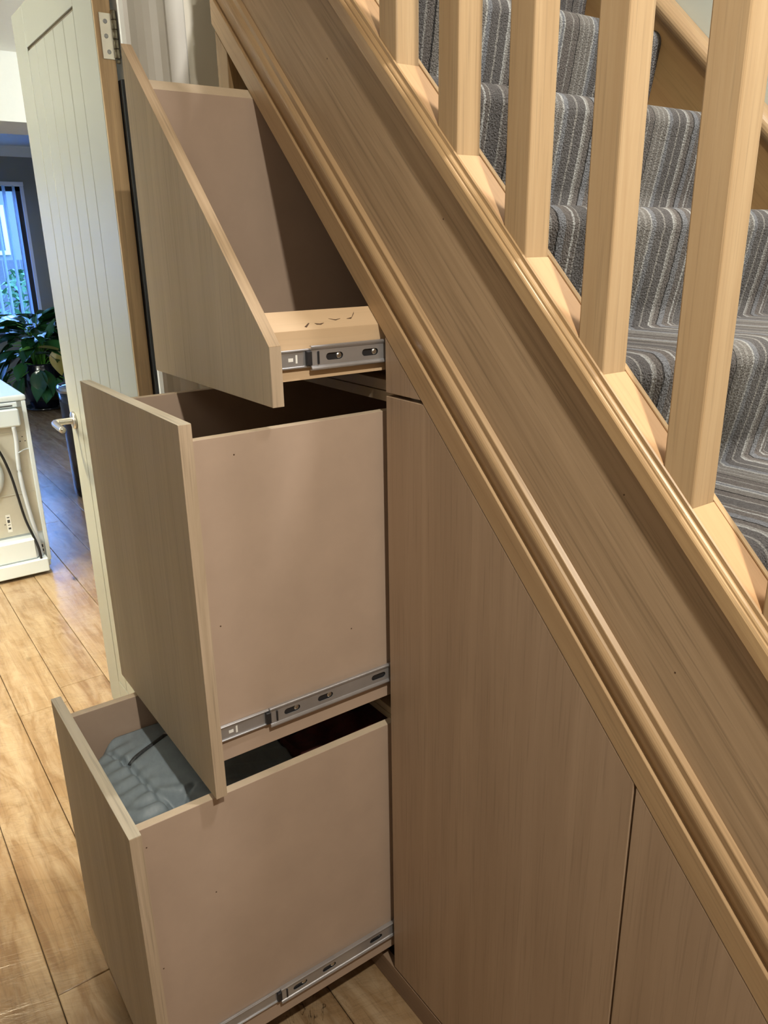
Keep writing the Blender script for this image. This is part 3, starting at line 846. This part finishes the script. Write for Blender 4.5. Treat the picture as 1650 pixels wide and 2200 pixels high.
def jz(x, y, u, v):
    z = 0.556
    # body of the folded jacket, falling away at the far end and edges
    ex = max(0, -(x + 0.352) * 0.68 - (y + 0.425) * 0.73); z -= 0.16 * min(1, ex / 0.05) ** 1.5
    e2 = max(0, min((x + 0.176) * 0.77 - (y + 0.363) * 0.64, y + 0.380)); z -= 0.12 * min(1, e2 / 0.05) ** 1.4
    for a, b in SEAMS:
        d = seg(x, y, *a, *b); z -= 0.0100 * math.exp(-(d / 0.0048) ** 2)
    d = seg(x, y, *ZIP[0], *ZIP[1]); z -= 0.006 * math.exp(-(d / 0.008) ** 2)
    d = abs((y + 0.385) + 0.0 * x)
    side = math.exp(-((y + 0.405) / 0.028) ** 2)
    z += 0.0035 * side * math.sin(x * 190 + 35 * y)
    z += 0.0018 * math.sin(x * 42 + y * 30 + 1.2 * math.sin(y * 25)) * (0.5 + 0.5 * math.sin(x * 23 + 2))
    z += 0.0016 * math.sin(x * 150 - y * 60) * math.exp(-((x + 0.15) / 0.05) ** 2) * 2
    z += 0.006 * math.sin((y + 0.45) * 14)
    return z
jk = empty('folded_jacket', (-0.23, -0.3, 0.12), 'grey padded jacket folded inside the lowest drawer with zip on top', 'jacket')
cloth('jacket_body', -0.388, -0.036, -0.458, -0.13, jz, M['jacket'], 120, 110, jk)
zp = []
for t in range(9):
    s = t / 8
    x = ZIP[0][0] + (ZIP[1][0] - ZIP[0][0]) * s; y = ZIP[0][1] + (ZIP[1][1] - ZIP[0][1]) * s
    zp.append((x, y, jz(x, y, 0, 0) + 0.0015))
mktube('zip', zp, 0.0042, M['zip'], jk, 6, 2)
x, y, z = zp[-1]
mkbox('zip_pull', x - 0.004, x + 0.004, y - 0.006, y + 0.008, z + 0.001, z + 0.004, M['steel'], jk, 0.001)
def nz(x, y, u, v): return 0.545 + 0.012 * math.sin(x * 30 + y * 20) + 0.006 * math.sin(y * 70 - x * 15)
def rz(x, y, u, v): return 0.565 + 0.014 * math.sin(x * 22 - y * 28) + 0.005 * math.sin(y * 80 + x * 35)
tag(cloth('navy_garment', -0.385, -0.215, -0.125, 0.0, nz, M['navy'], 30, 30), 'navy blue garment in the lowest drawer behind the grey jacket', 'clothing')
tag(cloth('red_garment', -0.205, -0.036, -0.125, 0.12, rz, M['maroon'], 30, 40), 'dark red garment at the back of the lowest drawer', 'clothing')

# ------------------------------------------------------------------ kitchen things
# washing machine, its back towards the hall
wm = empty('washing_machine', (-3.12, -0.31, 0.0), 'white washing machine standing with its back to the hall in the kitchen', 'appliance')
BX = -2.82
mkbox('cabinet_body', -3.42, BX - 0.022, -0.612, -0.012, 0.012, 0.83, M['appl'], wm, 0.006)
mkbox('back_panel', BX - 0.021, BX - 0.014, -0.597, -0.024, 0.20, 0.800, M['galv'], wm)
for y0, y1 in ((-0.030, -0.012), (-0.612, -0.594)):
    mkbox('back_flange', BX - 0.0215, BX, y0, y1, 0.05, 0.83, M['appl'], wm, 0.002)
bm = bmesh.new(); box(bm, -3.43, BX + 0.004, -0.616, -0.008, 0.831, 0.858); bevel(bm, 0.009, 3)
link('top_panel', bm, M['appl'], wm)
mkbox('top_panel_back', BX - 0.03, BX + 0.010, -0.60, -0.050, 0.806, 0.829, M['appl'], wm, 0.003)
mkbox('vent_slot', BX + 0.009, BX + 0.012, -0.56, -0.072, 0.811, 0.817, M['ink'], wm)
mkbox('hose_cover', BX - 0.013, BX + 0.030, -0.60, -0.052, 0.722, 0.802, M['appl'], wm, 0.006)
mkbox('base_ledge', BX - 0.02, BX + 0.045, -0.606, -0.072, 0.082, 0.192, M['appl'], wm, 0.012)
mkbox('base_moulding', BX - 0.02, BX + 0.060, -0.612, -0.036, 0.016, 0.084, M['appl'], wm, 0.005)
for y in (-0.57, -0.06):
    mklathe('foot', [(0.022, 0), (0.022, 0.010), (0.014, 0.013)], (BX - 0.04, y, 0.0), M['black'], wm, 16)
mklathe('drum_cover', [(0.150, 0), (0.150, 0.012), (0.138, 0.020), (0.06, 0.024)], (BX - 0.0135, -0.305, 0.505), M['appl'], wm, 36, 'x')
mktube('drain_hose', [(BX + 0.018, -0.083, 0.722), (BX + 0.004, -0.079, 0.66), (BX + 0.002, -0.086, 0.56), (BX + 0.002, -0.087, 0.47), (BX + 0.004, -0.080, 0.36), (BX + 0.006, -0.070, 0.26), (BX + 0.010, -0.060, 0.16), (BX + 0.012, -0.055, 0.085)], 0.0095, M['hose'], wm, 10)
mktube('mains_cable', [(BX + 0.03, -0.235, 0.73), (BX + 0.010, -0.185, 0.665), (BX + 0.008, -0.152, 0.60), (BX + 0.010, -0.128, 0.50), (BX + 0.012, -0.115, 0.40), (BX + 0.014, -0.100, 0.28), (BX + 0.030, -0.082, 0.20), (BX + 0.050, -0.070, 0.14), (BX + 0.052, -0.066, 0.085)], 0.0058, M['cable'], wm, 8)
lb = mkbox('rating_label', BX - 0.0138, BX - 0.0128, -0.178, -0.158, 0.222, 0.308, M['paper'], wm)
for k, (a, b) in enumerate(((0.292, 0.297), (0.268, 0.283), (0.256, 0.259), (0.236, 0.245))):
    mkbox('print_mark', BX - 0.0127, BX - 0.0124, -0.1735, -0.1625, a, b, M['ink'], lb)
lb = mkbox('code_label', BX - 0.0138, BX - 0.0128, -0.052, -0.034, 0.088, 0.138, M['paper'], wm)
for a, b in ((0.116, 0.131), (0.095, 0.108)): mkbox('print_mark', BX - 0.0127, BX - 0.0124, -0.049, -0.037, a, b, M['ink'], lb)
for y, z in ((-0.0485, 0.664), (-0.0600, 0.644), (-0.0385, 0.643), (-0.185, 0.262)):
    mkbox('vent_hole', BX - 0.0138, BX - 0.0129, y - 0.003, y + 0.003, z - 0.002, z + 0.002, M['ink'], wm)
mktube('cable_tie', [(BX - 0.004, -0.088, 0.592), (BX + 0.010, -0.075, 0.598), (BX - 0.004, -0.052, 0.604), (BX - 0.010, -0.030, 0.606)], 0.003, M['hose'], wm, 6)
for z, s in ((0.685, 1), (0.395, -1)):
    mkbox('pressed_rib', BX - 0.0139, BX - 0.0105, -0.58, -0.035, z, z + 0.006, M['galv'], wm, 0.001)

# plant
PX, PY = -7.15, 0.955
pl_ = empty('potted_plant', (PX, PY, 0), 'broad leaved plant in a dark glazed round pot below the kitchen window', 'plant')
mklathe('saucer', [(0.16, 0.0), (0.20, 0.018), (0.205, 0.03), (0.195, 0.03), (0.15, 0.016)], (PX, PY, 0), M['pot'], pl_, 32)
mklathe('pot', [(0.105, 0.02), (0.125, 0.03), (0.165, 0.12), (0.190, 0.22), (0.195, 0.31), (0.182, 0.39), (0.165, 0.43), (0.168, 0.45), (0.158, 0.45), (0.150, 0.42), (0.06, 0.41)], (PX, PY, 0), M['pot'], pl_, 36)
mklathe('soil', [(0.02, 0.40), (0.15, 0.415), (0.02, 0.425)], (PX, PY, 0.005), M['soil'], pl_, 20)
def leafmesh(i):
    bm = bmesh.new()
    L, Wd = 0.25, 0.066 + 0.010 * (i % 3)
    n = 9
    rows = []
    for k in range(n + 1):
        t = k / n
        w = Wd * (math.sin(math.pi * t ** 0.75) ** 0.9 if 0 < t < 1 else 0.02) + 0.001
        x = L * t
        z = -0.05 * (1 + i * 0.35) * t * t
        rows.append([bm.verts.new((x, -w, z + 0.016)), bm.verts.new((x, -w * .5, z + 0.010)), bm.verts.new((x, 0, z)), bm.verts.new((x, w * .5, z + 0.010)), bm.verts.new((x, w, z + 0.016))])
    for a, b in zip(rows, rows[1:]):
        for j in range(4): bm.faces.new((a[j], a[j + 1], b[j + 1], b[j]))
    me = bpy.data.meshes.new('leaf'); bm.to_mesh(me); bm.free()
    for p in me.polygons: p.use_smooth = True
    return me
LM = []
for key in ('leaf', 'leaf_bright', 'leaf_yellow'):
    row = []
    for i in range(4):
        me = leafmesh(i); me.materials.append(M[key]); row.append(me)
    LM.append(row)
rl = random.Random(11)
bm = bmesh.new()
def add_leaf(px, py, pz, az, el, s, kind=0, roll=None):
    o = bpy.data.objects.new('leaf', LM[kind][rl.randrange(4)])
    C.objects.link(o); o.parent = pl_
    o.location = (px - PX, py - PY, pz)
    o.rotation_euler = (rl.uniform(-.5, .5) if roll is None else roll, -el, az)
    o.scale = (s, s, s)
for k in range(120):
    az = rl.uniform(0, 2 * math.pi)
    ring = rl.random()
    rad = 0.05 + 0.30 * ring
    h = 0.86 - 0.55 * ring ** 1.4 + rl.uniform(-0.10, 0.08)
    px, py = PX + rad * math.cos(az), PY + rad * math.sin(az)
    add_leaf(px, py, h, az + rl.uniform(-.4, .4), 0.55 - 1.5 * ring + rl.uniform(-.3, .3), rl.uniform(0.75, 1.15))
    if k % 2 == 0:
        tube_bm(bm, catmull([(PX + 0.05 * math.cos(az), PY + 0.05 * math.sin(az), 0.415), (PX + rad * .4 * math.cos(az), PY + rad * .4 * math.sin(az), 0.42 + (h - .42) * .7 + .04), (px, py, h)], 3), 0.004, 5)
# leaves the photograph shows one by one
for (y, z, az, el, s, kd) in ((1.065, 0.60, -0.5, -1.25, 0.95, 2), (0.735, 0.60, 1.9, 0.35, 0.75, 1), (0.90, 0.62, 1.3, 0.0, 0.9, 2), (1.00, 0.70, 2.0, 1.2, 0.8, 0), (1.11, 0.66, 1.2, 0.9, 0.9, 0),
                              (0.62, 0.40, -1.9, -0.9, 1.0, 0), (0.74, 0.36, -1.2, -1.0, 1.0, 0), (0.86, 0.56, 1.9, 0.1, 0.9, 0), (1.02, 0.58, 0.6, 0.2, 0.9, 0), (0.88, 0.42, -0.6, -1.0, 1.0, 0)):
    add_leaf(PX + 0.33, y, z, az, el, s, kd, 0.1)
link('stems', bm, M['leaf_bright'], pl_, smooth=True)
tag(bpy.data.objects['stems'], kind='stuff')

# bin
bn = empty('pedal_bin', (-3.98, 0.543, 0), 'tall round black bin with bright steel lid rim beside the open door', 'bin')
mklathe('bin_body', [(0.135, 0.0), (0.140, 0.01), (0.152, 0.60), (0.152, 0.655)], (-3.98, 0.543, 0), M['bin'], bn, 40)
mklathe('lid_rim', [(0.155, 0.656), (0.160, 0.665), (0.160, 0.690), (0.152, 0.700), (0.138, 0.702), (0.136, 0.692)], (-3.98, 0.543, 0), M['lid'], bn, 40)
mklathe('lid', [(0.134, 0.690), (0.128, 0.697), (0.06, 0.706), (0.01, 0.708)], (-3.98, 0.543, 0), M['bin'], bn, 40)
